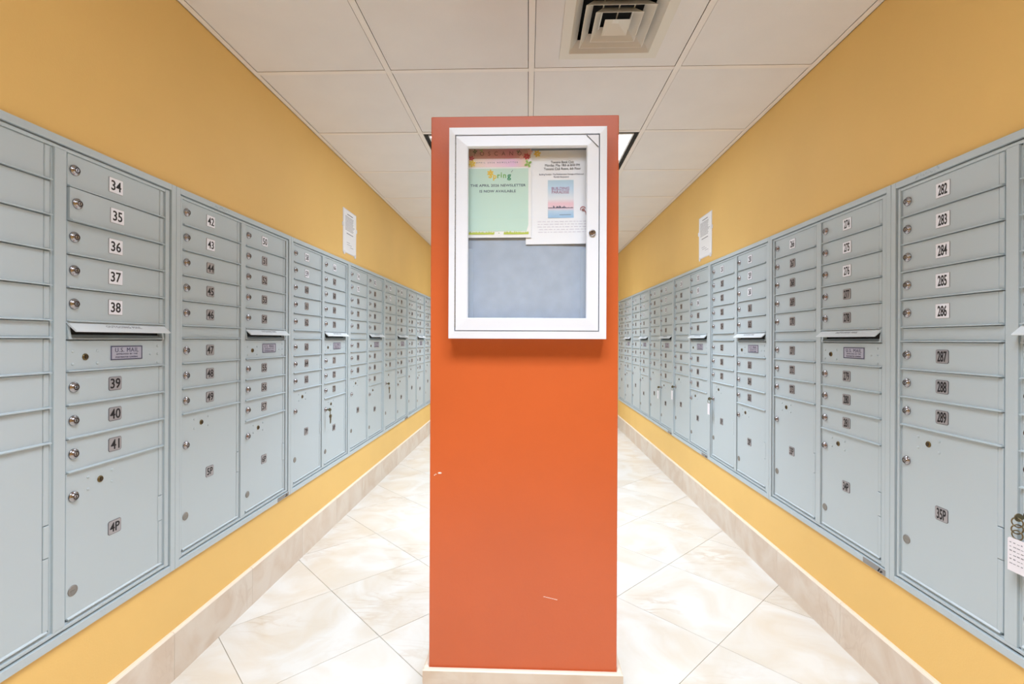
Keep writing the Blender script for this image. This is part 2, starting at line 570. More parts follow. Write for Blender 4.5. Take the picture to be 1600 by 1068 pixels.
# ------------------------------------------------------------------ ceiling lights (two tiles wide, one deep)
def ceiling_light(y, label):
    x0, x1 = RAILS[0] + 0.0125, RAILS[2] - 0.0125
    y0, y1 = y + 0.0125, y + ROW - 0.0125
    cx, cy = (x0 + x1) / 2, (y0 + y1) / 2
    root = empty('ceiling_light', (cx, cy, CEIL))
    tag(root, label, 'ceiling light', 'recessed ceiling light panels')
    hx, hy = (x1 - x0) / 2, (y1 - y0) / 2
    def ring(o, i, za, zb):
        mb = MB()
        ox, oy = hx - o, hy - o
        ix, iy = hx - i, hy - i
        mb.box(-ox, ox, -oy, -iy, za, zb).box(-ox, ox, iy, oy, za, zb).box(-ox, -ix, -iy, iy, za, zb).box(ix, ox, -iy, iy, za, zb)
        return mb
    build('edge_band', ring(0.001, 0.024, 0.006, 0.055), M['black'], root)
    bevel(build('frame', ring(0.024, 0.034, 0.000, 0.055), M['fixture'], root), 0.0015)
    mb = MB().box(-hx + 0.034, hx - 0.034, -hy + 0.034, hy - 0.034, 0.006, 0.012)
    build('diffuser', mb, M['diffuser'], root)
    ld = bpy.data.lights.new('panel_lamp', 'AREA')
    ld.shape = 'RECTANGLE'; ld.size = 2 * (hx - 0.04); ld.size_y = 2 * (hy - 0.04)
    ld.energy = LAMP_POWER; ld.color = LIGHT_COLOR; ld.spread = math.radians(LAMP_SPREAD)
    lo = bpy.data.objects.new('panel_lamp', ld)
    COL.objects.link(lo); lo.parent = root; lo.location = (0, 0, 0.004)
    build('housing', MB().box(-hx + 0.002, hx - 0.002, -hy + 0.002, hy - 0.002, 0.056, 0.085), M['fixture'], root)
    return root
ceiling_light(LIGHT_ROWS[0], 'white light panel in the ceiling in front of the orange pillar')
ceiling_light(LIGHT_ROWS[1], 'white light panel in the ceiling just behind the orange pillar top')
ceiling_light(LIGHT_ROWS[2], 'white light panel in the ceiling deep behind the orange pillar')

# ------------------------------------------------------------------ ceiling vent: nested square cones
vent = empty('ceiling_vent', (0.318, 1.772, CEIL))
tag(vent, 'white square ceiling vent with nested louvers and dark gaps', 'vent')
mb = MB()
o_, i_ = 0.195, 0.160
pts_o = [(-o_, -o_), (o_, -o_), (o_, o_), (-o_, o_)]
pts_i = [(-i_, -i_), (i_, -i_), (i_, i_), (-i_, i_)]
for k in range(4):
    n = (k + 1) % 4
    mb.face([(*pts_o[k], -0.003), (*pts_o[n], -0.003), (*pts_i[n], -0.003), (*pts_i[k], -0.003)])
    mb.face([(*pts_o[k], -0.003), (*pts_o[n], -0.003), (*pts_o[n], 0.0), (*pts_o[k], 0.0)])
    mb.face([(*pts_o[k], 0.0), (*pts_o[n], 0.0), (*pts_i[n], 0.0), (*pts_i[k], 0.0)])
build('flange', mb, M['vent'], vent)
def cone(a0, a1, z0, z1, t=0.0016):
    mb = MB()
    def sq(a, z): return [(-a, -a, z), (a, -a, z), (a, a, z), (-a, a, z)]
    A, B, C, D = sq(a0, z0), sq(a1, z1), sq(a1 - t, z1), sq(a0 - t, z0)
    for k in range(4):
        n = (k + 1) % 4
        for P, Q in ((A, B), (B, C), (C, D), (D, A)):
            mb.face([P[k], P[n], Q[n], Q[k]])
    return mb
for a in (0.160, 0.122, 0.084):
    build('louver_ring', cone(a, a - 0.030, -0.003, 0.034), M['vent'], vent)
mb = MB()
b0, b1 = 0.046, 0.012
q0 = [(-b0, -b0, -0.003), (b0, -b0, -0.003), (b0, b0, -0.003), (-b0, b0, -0.003)]
q1 = [(-b1, -b1, 0.020), (b1, -b1, 0.020), (b1, b1, 0.020), (-b1, b1, 0.020)]
for k in range(4):
    n = (k + 1) % 4
    mb.face([q0[k], q0[n], q1[n], q1[k]])
mb.face(q1)
build('centre_cone', mb, M['vent'], vent)
mb = MB()
for x in (-0.055, 0.055):
    mb.box(x - 0.002, x + 0.002, -0.150, 0.150, 0.028, 0.031)
mb.box(-0.002, 0.002, -0.10, 0.10, 0.022, 0.025)
build('bracket', mb, M['vent'], vent)
d = 0.164
mb = MB().box(-d, d, -d, d, 0.086, 0.09).box(-d, d, -d, -d + 0.002, 0.0175, 0.086).box(-d, d, d - 0.002, d, 0.0175, 0.086)
mb.box(-d, -d + 0.002, -d, d, 0.0175, 0.086).box(d - 0.002, d, -d, d, 0.0175, 0.086)
build('duct', mb, M['vent_dark'], vent)

# ------------------------------------------------------------------ orange pillar with marble plinth
px0, px1, py0, py1 = PILLAR
pcx, pcy = (px0 + px1) / 2, (py0 + py1) / 2
pillar = build('pillar', MB().box(px0 - pcx, px1 - pcx, py0 - pcy, py1 - pcy, 0, PILLAR_TOP), M['orange'], None, (pcx, pcy, 0))
bevel(pillar, 0.003)
structure(pillar, 'freestanding orange painted pillar carrying the notice case', 'pillar')
hw, hd = (px1 - px0) / 2, (py1 - py0) / 2
PLH = CAM_H - 0.9895
def plinth(x0, x1, y0, y1):
    mb = MB()
    c = 0.004
    mb.v = [(x0, y0, 0), (x1, y0, 0), (x1, y1, 0), (x0, y1, 0), (x0, y0, PLH - c), (x1, y0, PLH - c), (x1, y1, PLH - c), (x0, y1, PLH - c),
            (x0 + c, y0 + c, PLH), (x1 - c, y0 + c, PLH), (x1 - c, y1 - c, PLH), (x0 + c, y1 - c, PLH)]
    mb.f = [(8, 9, 10, 11)] + [(i, (i + 1) % 4, 4 + (i + 1) % 4, 4 + i) for i in range(4)] + [(4 + i, 4 + (i + 1) % 4, 8 + (i + 1) % 4, 8 + i) for i in range(4)]
    mb.m = [1] + [0] * 4 + [1] * 4  # painted highlight colour on the top and its chamfers
    mb.s = [False] * len(mb.f)
    return mb
T = 0.016
for a in ((-hw - T, hw + T, -hd - T, -hd), (-hw - T, hw + T, hd, hd + T), (-hw - T, -hw, -hd, hd), (hw, hw + T, -hd, hd)):
    build('plinth_slab', plinth(*a), [M['marble_base'], M['marble_edge']], pillar)
def flecks(spots):
    mb = MB()
    for x, z, w, h in spots:
        k = 7
        pts = [(x + w * math.cos(2 * math.pi * i / k) * random.uniform(0.7, 1.1), z + h * math.sin(2 * math.pi * i / k) * random.uniform(0.7, 1.1)) for i in range(k)]
        mb.prism(pts, (-0.0006, 0.0002), 'y')
    return mb
build('paint_chip', flecks([(-0.253, 0.746, 0.007, 0.003), (-0.264, 0.742, 0.003, 0.0012), (-0.268, 0.739, 0.002, 0.0015)]), M['chip'], pillar, (0, -hd, 0))
build('paint_chip', flecks([(0.066 + 0.006 * i, 0.378 - 0.0013 * i, 0.004, 0.0008) for i in range(7)]), M['chip'], pillar, (0, -hd, 0))

# ------------------------------------------------------------------ mailbox units
# unit space: x to the viewer's right, y into the wall (0 = trim face), z up from the underside
D1, D2, DW = 0.0405, 0.412, 0.328
PITCH = 0.088
ZOFF = 0.782
Z_ROWS_TOP = [0.482 - PITCH * (k + 1) + ZOFF for k in range(5)]
Z_ROWS_LOW_L = [-0.002 - PITCH * (k + 1) + ZOFF for k in range(3)]
Z_ROWS_LOW_R = [-0.090 - PITCH * (k + 1) + ZOFF for k in range(3)]
Z_BOTTOM = -0.738 + ZOFF
DOOR_Y = 0.009

def frame_mesh():
    W, H = UNIT_W - 0.0006, UNIT_H
    mb = MB()
    t = 0.020
    zi0, zi1 = 0.022, H - 0.020
    # outer trim, mitred ring with a rounded inner arris
    mb.box(0.0006, t, 0, 0.030, 0, H).box(W - t, W, 0, 0.030, 0, H)
    mb.box(t, W - t, 0, 0.030, zi1, H).box(t, W - t, 0, 0.030, 0, zi0)
    # inner return: groove then a raised lip
    mb.box(t + 0.005, t + 0.015, 0.004, 0.030, zi0 + 0.004, zi1 - 0.004)
    mb.box(W - t - 0.022, W - t - 0.005, 0.004, 0.030, zi0 + 0.004, zi1 - 0.004)
    mb.box(t + 0.015, W - t - 0.022, 0.005, 0.030, zi1 - 0.0125, zi1 - 0.004)
    mb.box(t + 0.015, W - t - 0.022, 0.004, 0.030, zi0 + 0.006, zi0 + 0.014)
    # backing behind the narrow grooves
    mb.box(t, D1 - 0.001, 0.0105, 0.030, zi0, zi1).box(D2 + DW + 0.001, W - t, 0.0105, 0.030, zi0, zi1)
    mb.box(D1 + DW + 0.001, D2 - 0.001, 0.0105, 0.030, zi0, zi1).box(D1 - 0.001, W - t - 0.022, 0.0105, 0.030, zi1 - 0.016, zi1)
    mb.box(D1 - 0.001, W - t - 0.022, 0.0105, 0.030, zi0, zi0 + 0.018)
    # centre mullion
    mb.box(D1 + DW + 0.006, D2 - 0.006, 0.004, 0.030, zi0 + 0.014, zi1 - 0.0125)
    return mb.mesh('frame', [M['box']])

def body_mesh():
    mb = MB().box(0.014, UNIT_W - 0.014, 0.022, 0.135, 0.014, UNIT_H - 0.014)
    return mb.mesh('cabinet_body', [M['box']])

def door_mesh():
    """tenant door: origin at its lower right corner (hinge side)"""
    mb = MB()
    h = PITCH
    mb.cbox(-DW + 0.0005, -0.0165, 0, 0.010, 0.0045, h - 0.0012, 0.0008)
    mb.cbox(-0.0155, -0.0015, -0.0012, 0.010, 0.0050, h - 0.0016, 0.0016)
    # drip lip along the bottom
    mb.prism([(0.010, 0.0005), (-0.0082, 0.0005), (-0.0082, 0.0028), (0.0, 0.0052), (0.010, 0.0052)], (-DW, -0.001), 'x')
    return mb.mesh('door', [M['box']])

def blank_mesh():
    mb = MB()
    mb.cbox(-DW, -0.001, 0.001, 0.010, 0.0055, 0.0430, 0.0008)
    mb.prism([(0.010, 0.0005), (-0.0082, 0.0005), (-0.0082, 0.0028), (0.0, 0.0052), (0.010, 0.0052)], (-DW, -0.001), 'x')
    return mb.mesh('blank_panel', [M['box']])

def dome(mb, x, y, z, r):
    mb.lathe((x, y, z), [(r, 0.0005), (r * 0.92, -r * 0.35), (r * 0.5, -r * 0.62)], 8)

def parcel_mesh(h, flap):
    """parcel locker door, origin at lower right corner"""
    mb = MB()
    mb.cbox(-DW + 0.0005, -0.0165, 0, 0.010, 0.0045, h - 0.0012, 0.0008)
    hz = h * 0.50
    mb.cbox(-0.0155, -0.0015, -0.0012, 0.010, 0.0050, hz - 0.05, 0.0012)
    mb.cbox(-0.0190 if flap else -0.0155, -0.0015, -0.0022, 0.010, hz - 0.048, hz + 0.032, 0.0012)
    mb.cbox(-0.0155, -0.0015, -0.0012, 0.010, hz + 0.034, h - 0.0016, 0.0012)
    mb.prism([(0.010, 0.0005), (-0.0040, 0.0005), (-0.0040, 0.0028), (0.0, 0.0062), (0.010, 0.0062)], (-DW + 0.004, -0.006), 'x')
    zc = h - 0.0415
    for dx in (-0.0375, 0.0375):
        for dz in (-0.017, 0.016):
            dome(mb, -DW + 0.100 + dx, 0.0, zc + dz, 0.0044)
    return mb.mesh('parcel_door', [M['box']])

def lock_mesh():
    mb = MB()
    mb.lathe((0, 0, 0), [(0.0140, 0.001), (0.0140, -0.0028), (0.0128, -0.0046), (0.0098, -0.0048), (0.0092, -0.0086), (0.0080, -0.0096), (0.0068, -0.0088)], 18, mis=[0, 0, 0, 0, 0, 1, 1])
    mb.lathe((0, 0, 0), [(0.0050, -0.0082), (0.0046, -0.0094)], 12, mis=[0, 0])
    mb.box(-0.0009, 0.0009, -0.0099, -0.008, -0.0036, 0.0036, 1)
    return mb.mesh('lock', [M['chrome'], M['keyhole']])

def master_mesh():
    mb = MB()
    mb.lathe((0, 0, 0), [(0.0092, 0.001), (0.0092, -0.0014), (0.0076, -0.0030), (0.0064, -0.0030), (0.0060, -0.0016)], 14, mis=[0, 0, 0, 1, 0])
    mb.box(-0.0010, 0.0010, -0.0028, -0.001, -0.0050, 0.0050, 1)
    return mb.mesh('master_lock', [M['brass'], M['keyhole']])

def disc_mesh():
    mb = MB()
    mb.lathe((0, 0, 0), [(0.0140, 0.001), (0.0140, -0.0012), (0.0125, -0.0024), (0.0100, -0.0024), (0.0095, -0.0018)], 16)
    mb.box(-0.0075, 0.0075, -0.0026, -0.0016, -0.0010, 0.0010)
    return mb.mesh('cam_cover', [M['satin']])

def plate_mesh(w, h, mats, name, c=0.0035, t=0.0013):
    def octo(a, b, c): return [(-a + c, -b), (a - c, -b), (a, -b + c), (a, b - c), (a - c, b), (-a + c, b), (-a, b - c), (-a, -b + c)]
    mb = MB().prism(octo(w / 2, h / 2, c), (-0.0008, 0.0006), 'y', 1)
    mb.prism(octo(w / 2 - t, h / 2 - t, max(0.0004, c - t * 0.6)), (-0.0011, -0.0006), 'y', 0)
    return mb.mesh(name, mats)

def flap_mesh():
    """sloping hood over the outgoing slot, origin at the column's lower left of the slot zone (z = -0.002 line)"""
    mb = MB()
    mb.prism([(0.004, 0.0500), (-0.0270, 0.0230), (-0.0275, 0.0205), (-0.0245, 0.0195), (0.004, 0.0445)], (0.0, DW), 'x')
    return mb.mesh('mail_flap', [M['flap']])

def slot_mesh():
    mb = MB()
    mb.box(0.0, DW, 0.0125, 0.0150, 0.0, 0.046, 1)
    mb.prism([(-0.0060, 0.0), (-0.0060, 0.0022), (0.0105, 0.0125), (0.0120, 0.0125), (0.0120, 0.0)], (0.0080, DW - 0.0080), 'x', 0)
    for a, b in ((0.0005, 0.0080), (DW - 0.0080, DW - 0.0005)):
        mb.prism([(0.012, 0.0), (-0.0060, 0.0), (-0.0060, 0.0022), (0.0, 0.040), (0.012, 0.040)], (a, b), 'x', 0)
    return mb.mesh('slot_lip', [M['box'], M['box_dark']])

def lock_panel_mesh():
    """panel under the slot: origin at lower right corner"""
    mb = MB()
    h = 0.085
    mb.cbox(-DW + 0.0005, -0.0005, 0, 0.010, 0.0050, h - 0.0025, 0.0010)
    mb.prism([(0.010, 0.0005), (-0.0082, 0.0005), (-0.0082, 0.0028), (0.0, 0.0052), (0.010, 0.0052)], (-DW, -0.001), 'x')
    zc = 0.0385
    for dx in (-0.036, 0.036):
        for dz in (-0.018, 0.016):
            dome(mb, -DW + 0.053 + dx, 0.0, zc + dz, 0.0042)
    dome(mb, -0.052, 0.0, zc + 0.001, 0.0034)
    for dz in (-0.026, 0.001, 0.026):
        dome(mb, -0.022, 0.0, zc + dz, 0.0042)
    return mb.mesh('lock_panel', [M['box']])

def sign_mesh():
    w, h, t = 0.112, 0.041, 0.0030
    mb = MB()
    mb.box(-w / 2, w / 2, -0.0010, 0.0006, -h / 2, h / 2, 0)
    for a in ((-w / 2, w / 2, h / 2 - t, h / 2), (-w / 2, w / 2, -h / 2, -h / 2 + t), (-w / 2, -w / 2 + t, -h / 2 + t, h / 2 - t), (w / 2 - t, w / 2, -h / 2 + t, h / 2 - t)):
        mb.box(a[0], a[1], -0.0016, -0.0010, a[2], a[3], 1)
    return mb.mesh('mail_sign', [M['mail_plate'], M['mail_ink']])

ME = dict(frame=frame_mesh(), body=body_mesh(), door=door_mesh(), blank=blank_mesh(), lock=lock_mesh(), master=master_mesh(), disc=disc_mesh(),
          parcel_l=parcel_mesh(Z_ROWS_LOW_L[2] - Z_BOTTOM, False), parcel_r=parcel_mesh(Z_ROWS_LOW_R[2] - Z_BOTTOM, True),
          plate_w=plate_mesh(0.047, 0.043, [M['plate_white'], M['plate']], 'number_plate', 0.001, 0.0008), plate=plate_mesh(0.043, 0.039, [M['plate'], M['plate_rim']], 'number_plate'),
          flap=flap_mesh(), slot=slot_mesh(), panel=lock_panel_mesh(), sign=sign_mesh())
ME['sign_text'] = [text_mesh('U.S. MAIL', 0.0180, M['mail_ink'], sx=1.0, bold=0.0, spacing=1.15),
                   text_mesh('APPROVED BY THE', 0.0068, M['mail_ink'], sx=1.05, bold=0.0, spacing=1.3),
                   text_mesh('POSTMASTER GENERAL', 0.0070, M['mail_ink'], sx=1.0, bold=0.0, spacing=1.1)]
ME['flap_text'] = text_mesh('OUTGOING MAIL', 0.0125, M['ink_grey'], sx=1.15, spacing=1.1)
FRAME_BEVEL = 0.0012

def number(s, parent, x, y, z, cond):
    if cond:      # narrow tall figures
        me = text_mesh(s, 0.0420, M['ink'], sx=0.50, bold=0.020, spacing=0.98)
    elif s.endswith('P'):
        me = text_mesh(s, 0.0360, M['ink'], sx=0.88, bold=0.018)
    else:
        me = text_mesh(s, 0.0395, M['ink'], sx=0.90, bold=0.013)
    return link('number', me, parent, (x, y, z))

def tenant_door(root, x_right, z, n, white, cond, ajar=0.0):
    d = link('door', ME['door'], root, (x_right, DOOR_Y, z), (0, 0, ajar))
    link('lock', ME['lock'], d, (-DW + 0.0195, 0.0, PITCH * 0.5 + 0.0035))
    link('number_plate', ME['plate_w'] if white else ME['plate'], d, (-DW + 0.147, -0.0005, PITCH * 0.5 + 0.0025))
    number(str(n), d, -DW + 0.147, -0.0018, PITCH * 0.5 + 0.0025, cond)
    return d

def parcel_door(root, x_right, left_col, s, cond):
    h = (Z_ROWS_LOW_L if left_col else Z_ROWS_LOW_R)[2] - Z_BOTTOM
    d = link('parcel_door', ME['parcel_l' if left_col else 'parcel_r'], root, (x_right, DOOR_Y, Z_BOTTOM))
    if left_col:
        zl, zm, zd, zp = 0.363, 0.386, 0.114, 0.238
    else:
        zl, zm, zd, zp = 0.319, 0.346, 0.071, 0.191
    link('lock', ME['lock'], d, (-DW + 0.0195, 0.0, zl))
    link('master_lock', ME['master'], d, (-DW + 0.100, 0.0, h - 0.0415))
    link('cam_cover', ME['disc'], d, (-DW + 0.0195, 0.0, zd))
    link('number_plate', ME['plate'], d, (-DW + 0.147, -0.0005, zp))
    number(s, d, -DW + 0.147, -0.0018, zp, cond)
    return d

def mailbox_unit(loc, rotz, first_left, first_right, pl, pr, cond, label, white_l, white_r, nameplate=False, residue=False, ajar=None):
    root = empty('mailbox_unit', loc, (0, 0, rotz))
    tag(root, label, 'mailbox', 'grey mailbox units set into the yellow walls')
    fr = link('frame', ME['frame'], root)
    bevel(fr, FRAME_BEVEL, 2)
    link('cabinet_body', ME['body'], root)
    xl, xr = D1 + DW, D2 + DW
    for k, z in enumerate(Z_ROWS_TOP + Z_ROWS_LOW_L):
        tenant_door(root, xl, z, first_left + k, k < white_l, cond)
    link('blank_panel', ME['blank'], root, (xl, DOOR_Y, -0.002 + ZOFF))
    parcel_door(root, xl, True, pl, cond)
    for k, z in enumerate(Z_ROWS_TOP + Z_ROWS_LOW_R):
        tenant_door(root, xr, z, first_right + k, k < white_r, cond, ajar if (ajar and k == 1) else 0.0)
    sl = link('slot_lip', ME['slot'], root, (D2, DOOR_Y, -0.004 + ZOFF))
    fl = link('mail_flap', ME['flap'], root, (D2, DOOR_Y, -0.004 + ZOFF))
    tilt = math.atan2(0.027, 0.031)
    link('lettering', ME['flap_text'], fl, (DW * 0.5, -0.0130, 0.0358), (-(math.pi / 2 - tilt), 0, 0))
    p = link('lock_panel', ME['panel'], root, (xr, DOOR_Y, -0.090 + ZOFF))
    link('master_lock', ME['master'], p, (-DW + 0.053, 0.0, 0.0385))
    link('mail_sign', ME['sign'], p, (-DW + 0.187, -0.0005, 0.0465))
    for t, dz in zip(ME['sign_text'], (0.0085, -0.0035, -0.0125)):
        link('lettering', t, p, (-DW + 0.187, -0.0018, 0.0465 + dz))
    parcel_door(root, xr, False, pr, cond)
    if nameplate:
        np_ = MB().box(0.665, 0.770, -0.0012, 0.001, 0.002, 0.020, 0)
        np_.prism([(0.735, 0.004), (0.744, 0.017), (0.749, 0.017), (0.742, 0.004)], (-0.0018, -0.001), 'y', 1)
        np_.prism([(0.746, 0.004), (0.752, 0.013), (0.760, 0.010), (0.752, 0.004)], (-0.0018, -0.001), 'y', 1)
        build('nameplate', np_, [M['nameplate'], M['ink']], root)
    if residue:
        mb = MB()
        rnd = random.Random(len(label))
        for i in range(16):
            x = residue + i * 0.0055 + rnd.uniform(-0.002, 0.002); z = UNIT_H - 0.010 + rnd.uniform(-0.006, 0.006)
            w = rnd.uniform(0.001, 0.003)
            mb.prism([(x - w, z - w), (x + w * 0.6, z - w * 0.8), (x + w, z + w), (x - w * 0.7, z + w * 0.6)], (-0.0004, 0.0002), 'y')
        build('tape_residue', mb, M['residue'], root)
    return root

ORD = ['first', 'second', 'third', 'fourth', 'fifth', 'sixth', 'seventh']
LABEL_L = ['grey mailbox unit with doors 34 to 41, nearest on left wall',
           'grey mailbox unit with doors 42 to 57 on left wall',
           'grey mailbox unit with bare keys on a ring under door 73',
           'fourth grey mailbox unit along left wall, just past the keys under door 73',
           'fifth grey mailbox unit along left wall, keys hanging in its locker',
           'sixth grey mailbox unit along left wall, near the orange pillar edge',
           'last grey mailbox unit of left wall, half hidden behind orange pillar']
LABEL_R = ['grey mailbox unit with doors 282 to 289, nearest on right wall',
           'grey mailbox unit with doors 266 to 281 on right wall',
           'grey mailbox unit just beyond doors 266 to 273 on right wall',
           'fourth grey mailbox unit along right wall, below the taped paper',
           'fifth grey mailbox unit along right wall, farthest one with a white key tag',
           'sixth grey mailbox unit along right wall, no keys in its lockers',
           'last grey mailbox unit of right wall, beside the orange pillar edge']
for i in range(N_UNITS):
    a = 26 + 16 * i
    mailbox_unit((-TRIM, LEFT_START + UNIT_W * i, UNIT_Z), math.pi / 2, a, a + 8, '%dP' % (3 + 2 * i), '%dP' % (4 + 2 * i), False, LABEL_L[i],
                 2 if i else 5, 5 if i == 0 else 1, nameplate=i in (1, 4), residue=0.20 if i == 1 else False, ajar=0.024 if i == 0 else None)
    b = 282 - 16 * i
    mailbox_unit((TRIM, RIGHT_END + UNIT_W * i, UNIT_Z), -math.pi / 2, b, b + 8, '%dP' % (35 - 2 * i), '%dP' % (36 - 2 * i), True, LABEL_R[i],
                 5 if i == 0 else 1, 5 if i == 0 else 3, nameplate=i in (1, 3, 4), residue=0.10 if i == 0 else False)

# ------------------------------------------------------------------ keys left in parcel locks
def key_outline(mb, c, ang, L=0.048, t=0.002):
    """flat key hanging from c, blade turned by ang in the XZ plane"""
    head = [(0.010 * math.cos(2 * math.pi * i / 12), -0.010 + 0.010 * math.sin(2 * math.pi * i / 12)) for i in range(12)]
    blade = [(-0.0035, -0.018), (0.0035, -0.018), (0.0035, -L + 0.004), (0.0, -L), (-0.0035, -L + 0.004), (-0.002, -L + 0.010), (-0.0035, -L + 0.014), (-0.002, -L + 0.019)]
    ca, sa = math.cos(ang), math.sin(ang)
    def R(p): return (c[0] + p[0] * ca - p[1] * sa, c[2] + p[0] * sa + p[1] * ca)
    mb.prism([R(p) for p in head], (c[1] - t / 2, c[1] + t / 2), 'y')
    mb.prism([R(p) for p in blade], (c[1] - t / 2, c[1] + t / 2), 'y')

def key_bunch(unit_loc, rotz, left_col, label, with_tag, chain=False):
    h = (Z_ROWS_LOW_L if left_col else Z_ROWS_LOW_R)[2] - Z_BOTTOM
    zl = Z_BOTTOM + (0.363 if left_col else 0.319)
    x = (D1 if left_col else D2) + 0.0195
    R = Matrix.Rotation(rotz, 4, 'Z')
    p = Vector(unit_loc) + (R @ Vector((x, DOOR_Y, zl)))
    root = empty('key_bunch', p, (0, 0, rotz))
    tag(root, label, 'keys', 'keys left hanging in parcel locker locks')
    # the key standing in the lock
    mb = MB()
    mb.box(-0.0011, 0.0011, -0.018, -0.0104, -0.0035, 0.0035)
    pts = [(-0.027 + 0.010 * math.cos(2 * math.pi * i / 12), 0.010 * math.sin(2 * math.pi * i / 12)) for i in range(12)]
    mb.prism(pts, (-0.0011, 0.0011), 'x')
    build('lock_key', mb, M['key'], root)
    mb = MB()
    if chain:
        for k, (zz, yaw) in enumerate(((-0.012, 0.3), (-0.028, 1.2), (-0.042, 0.2))):
            mb.torus((0.0, -0.030, zz), 0.011, 0.0016, 18, 6, Matrix.Rotation(yaw, 3, 'Z'))
    else:
        mb.torus((0.0, -0.030, -0.017), 0.0135, 0.0013, 20, 6, Matrix.Rotation(0.25, 3, 'Z'))
    build('ring', mb, M['key'], root)
    zb = -0.052 if chain else -0.030
    if with_tag:
        w, hh = (0.040, 0.080) if chain else (0.034, 0.072)
        mb = MB()
        c = 0.004
        pts = [(-w / 2, zb - hh), (w / 2, zb - hh), (w / 2, zb - c), (w / 2 - c, zb), (-w / 2 + c, zb), (-w / 2, zb - c)]
        mb.prism(pts, (-0.033, -0.0305), 'y')
        build('key_tag', mb, M['tag'], root, (0, 0, 0), (0, 0, 0.0))
        if chain:
            ln = MB()
            rnd = random.Random(3)
            for k in range(6):
                for q in range(4):
                    xx = -w / 2 + 0.005 + q * 0.009; zz = zb - 0.012 - k * 0.010
                    ln.box(xx, xx + rnd.uniform(0.003, 0.007), -0.0335, -0.033, zz, zz + rnd.uniform(0.001, 0.003))
            build('scribble', ln, M['ink_grey'], root)
    else:
        mb = MB(); key_outline(mb, (-0.004, -0.030, zb + 0.002), 0.10, 0.056)
        build('hanging_key', mb, M['key'], root)
        mb = MB(); key_outline(mb, (0.005, -0.0335, zb + 0.002), -0.12, 0.052)
        build('hanging_key', mb, M['key'], root)
    return root
def ul(i): return (-TRIM, LEFT_START + UNIT_W * i, UNIT_Z)
def ur(i): return (TRIM, RIGHT_END + UNIT_W * i, UNIT_Z)
key_bunch(ur(0), -math.pi / 2, False, 'brass keys on rings with scribbled white tag at picture edge', True, True)
key_bunch(ur(2), -math.pi / 2, True, 'keys with blank white tag, larger of the three farther right wall bunches', True)
key_bunch(ur(3), -math.pi / 2, True, 'keys with white tag, middle of the three farther right wall bunches', True)
key_bunch(ur(4), -math.pi / 2, False, 'keys with white tag, farthest of the right wall bunches', True)
key_bunch(ul(2), math.pi / 2, False, 'bare keys on a ring hanging below door 73', False)
key_bunch(ul(4), math.pi / 2, True, 'bare keys on a ring, farther of two bunches on left wall', False)

# ------------------------------------------------------------------ notices on the side walls
def wall_notice(loc, rotz, label):
    root = empty('wall_notice', loc, (0, 0, rotz))
    tag(root, label, 'notice', 'printed papers on the yellow walls')
    w, h = 0.235, 0.288
    build('plastic_sleeve', MB().cbox(-w / 2, w / 2, -0.003, 0.0, 0, h, 0.001), M['sleeve'], root)
    build('paper', MB().box(-w / 2 + 0.010, w / 2 - 0.010, -0.0038, -0.003, 0.006, h - 0.006), M['paper'], root)
    mb = MB()
    rnd = random.Random(5)
    mb.box(-0.05, 0.05, -0.0042, -0.0038, h - 0.033, h - 0.027)
    for k in range(11):
        z = h - 0.046 - k * 0.0088
        mb.box(-0.085, 0.085 - rnd.uniform(0, 0.035), -0.0042, -0.0038, z - 0.0030, z)
    mb.box(-0.06, 0.055, -0.0042, -0.0038, h - 0.160, h - 0.1545)
    for k, (a, b) in enumerate(((-0.06, 0.0), (-0.05, 0.03), (0.0, 0.06))):
        z = h - 0.215 - k * 0.013
        mb.box(a, b, -0.0042, -0.0038, z - 0.0025, z)
    build('print', mb, M['ink_grey'], root)
    mb = MB()
    for x, z in ((-w / 2, h * 0.62), (w / 2, h * 0.62), (-w / 2 + 0.02, 0.0), (w / 2 - 0.02, 0.0)):
        mb.box(x - 0.012, x + 0.012, -0.0045, -0.0, z - 0.012, z + 0.012)
    build('tape', mb, M['sleeve'], root)
    return root
wall_notice((-WALL, 3.176, CAM_H + 0.567), math.pi / 2, 'white printed paper in a plastic sleeve on left yellow wall')
wall_notice((WALL, 3.286, CAM_H + 0.565), -math.pi / 2, 'white printed paper in a plastic sleeve on right yellow wall')

# ------------------------------------------------------------------ notice case on the pillar
# case space: x right, y into the pillar (0 = front face), z up from the case's lower edge
CD = 0.050
CX0, CX1, CZ0 = -0.2325, 0.2265, CAM_H + 0.0030
CW, CH = CX1 - CX0, 0.6160
case = empty('notice_case', ((CX0 + CX1) / 2, PILLAR[2] - CD, CZ0))
tag(case, 'white aluminium notice case with glass door on the orange pillar', 'notice case')
w2 = CW / 2
def ring_bar(o, ax0, ax1, az0, az1, bx0, bx1, bz0, bz1, ya, yb, yi):
    """mitred picture-frame ring: outer rect a, inner rect b; front at ya outside and yi inside, back at yb"""
    A = [(ax0, az0), (ax1, az0), (ax1, az1), (ax0, az1)]
    B = [(bx0, bz0), (bx1, bz0), (bx1, bz1), (bx0, bz1)]
    for k in range(4):
        n = (k + 1) % 4
        o.face([(A[k][0], ya, A[k][1]), (A[n][0], ya, A[n][1]), (B[n][0], yi, B[n][1]), (B[k][0], yi, B[k][1])])
        o.face([(A[k][0], ya, A[k][1]), (A[n][0], ya, A[n][1]), (A[n][0], yb, A[n][1]), (A[k][0], yb, A[k][1])])
        o.face([(B[k][0], yi, B[k][1]), (B[n][0], yi, B[n][1]), (B[n][0], yb, B[n][1]), (B[k][0], yb, B[k][1])])
        o.face([(A[k][0], yb, A[k][1]), (A[n][0], yb, A[n][1]), (B[n][0], yb, B[n][1]), (B[k][0], yb, B[k][1])])
mb = MB()
g0, gl = 0.0205, 0.0175
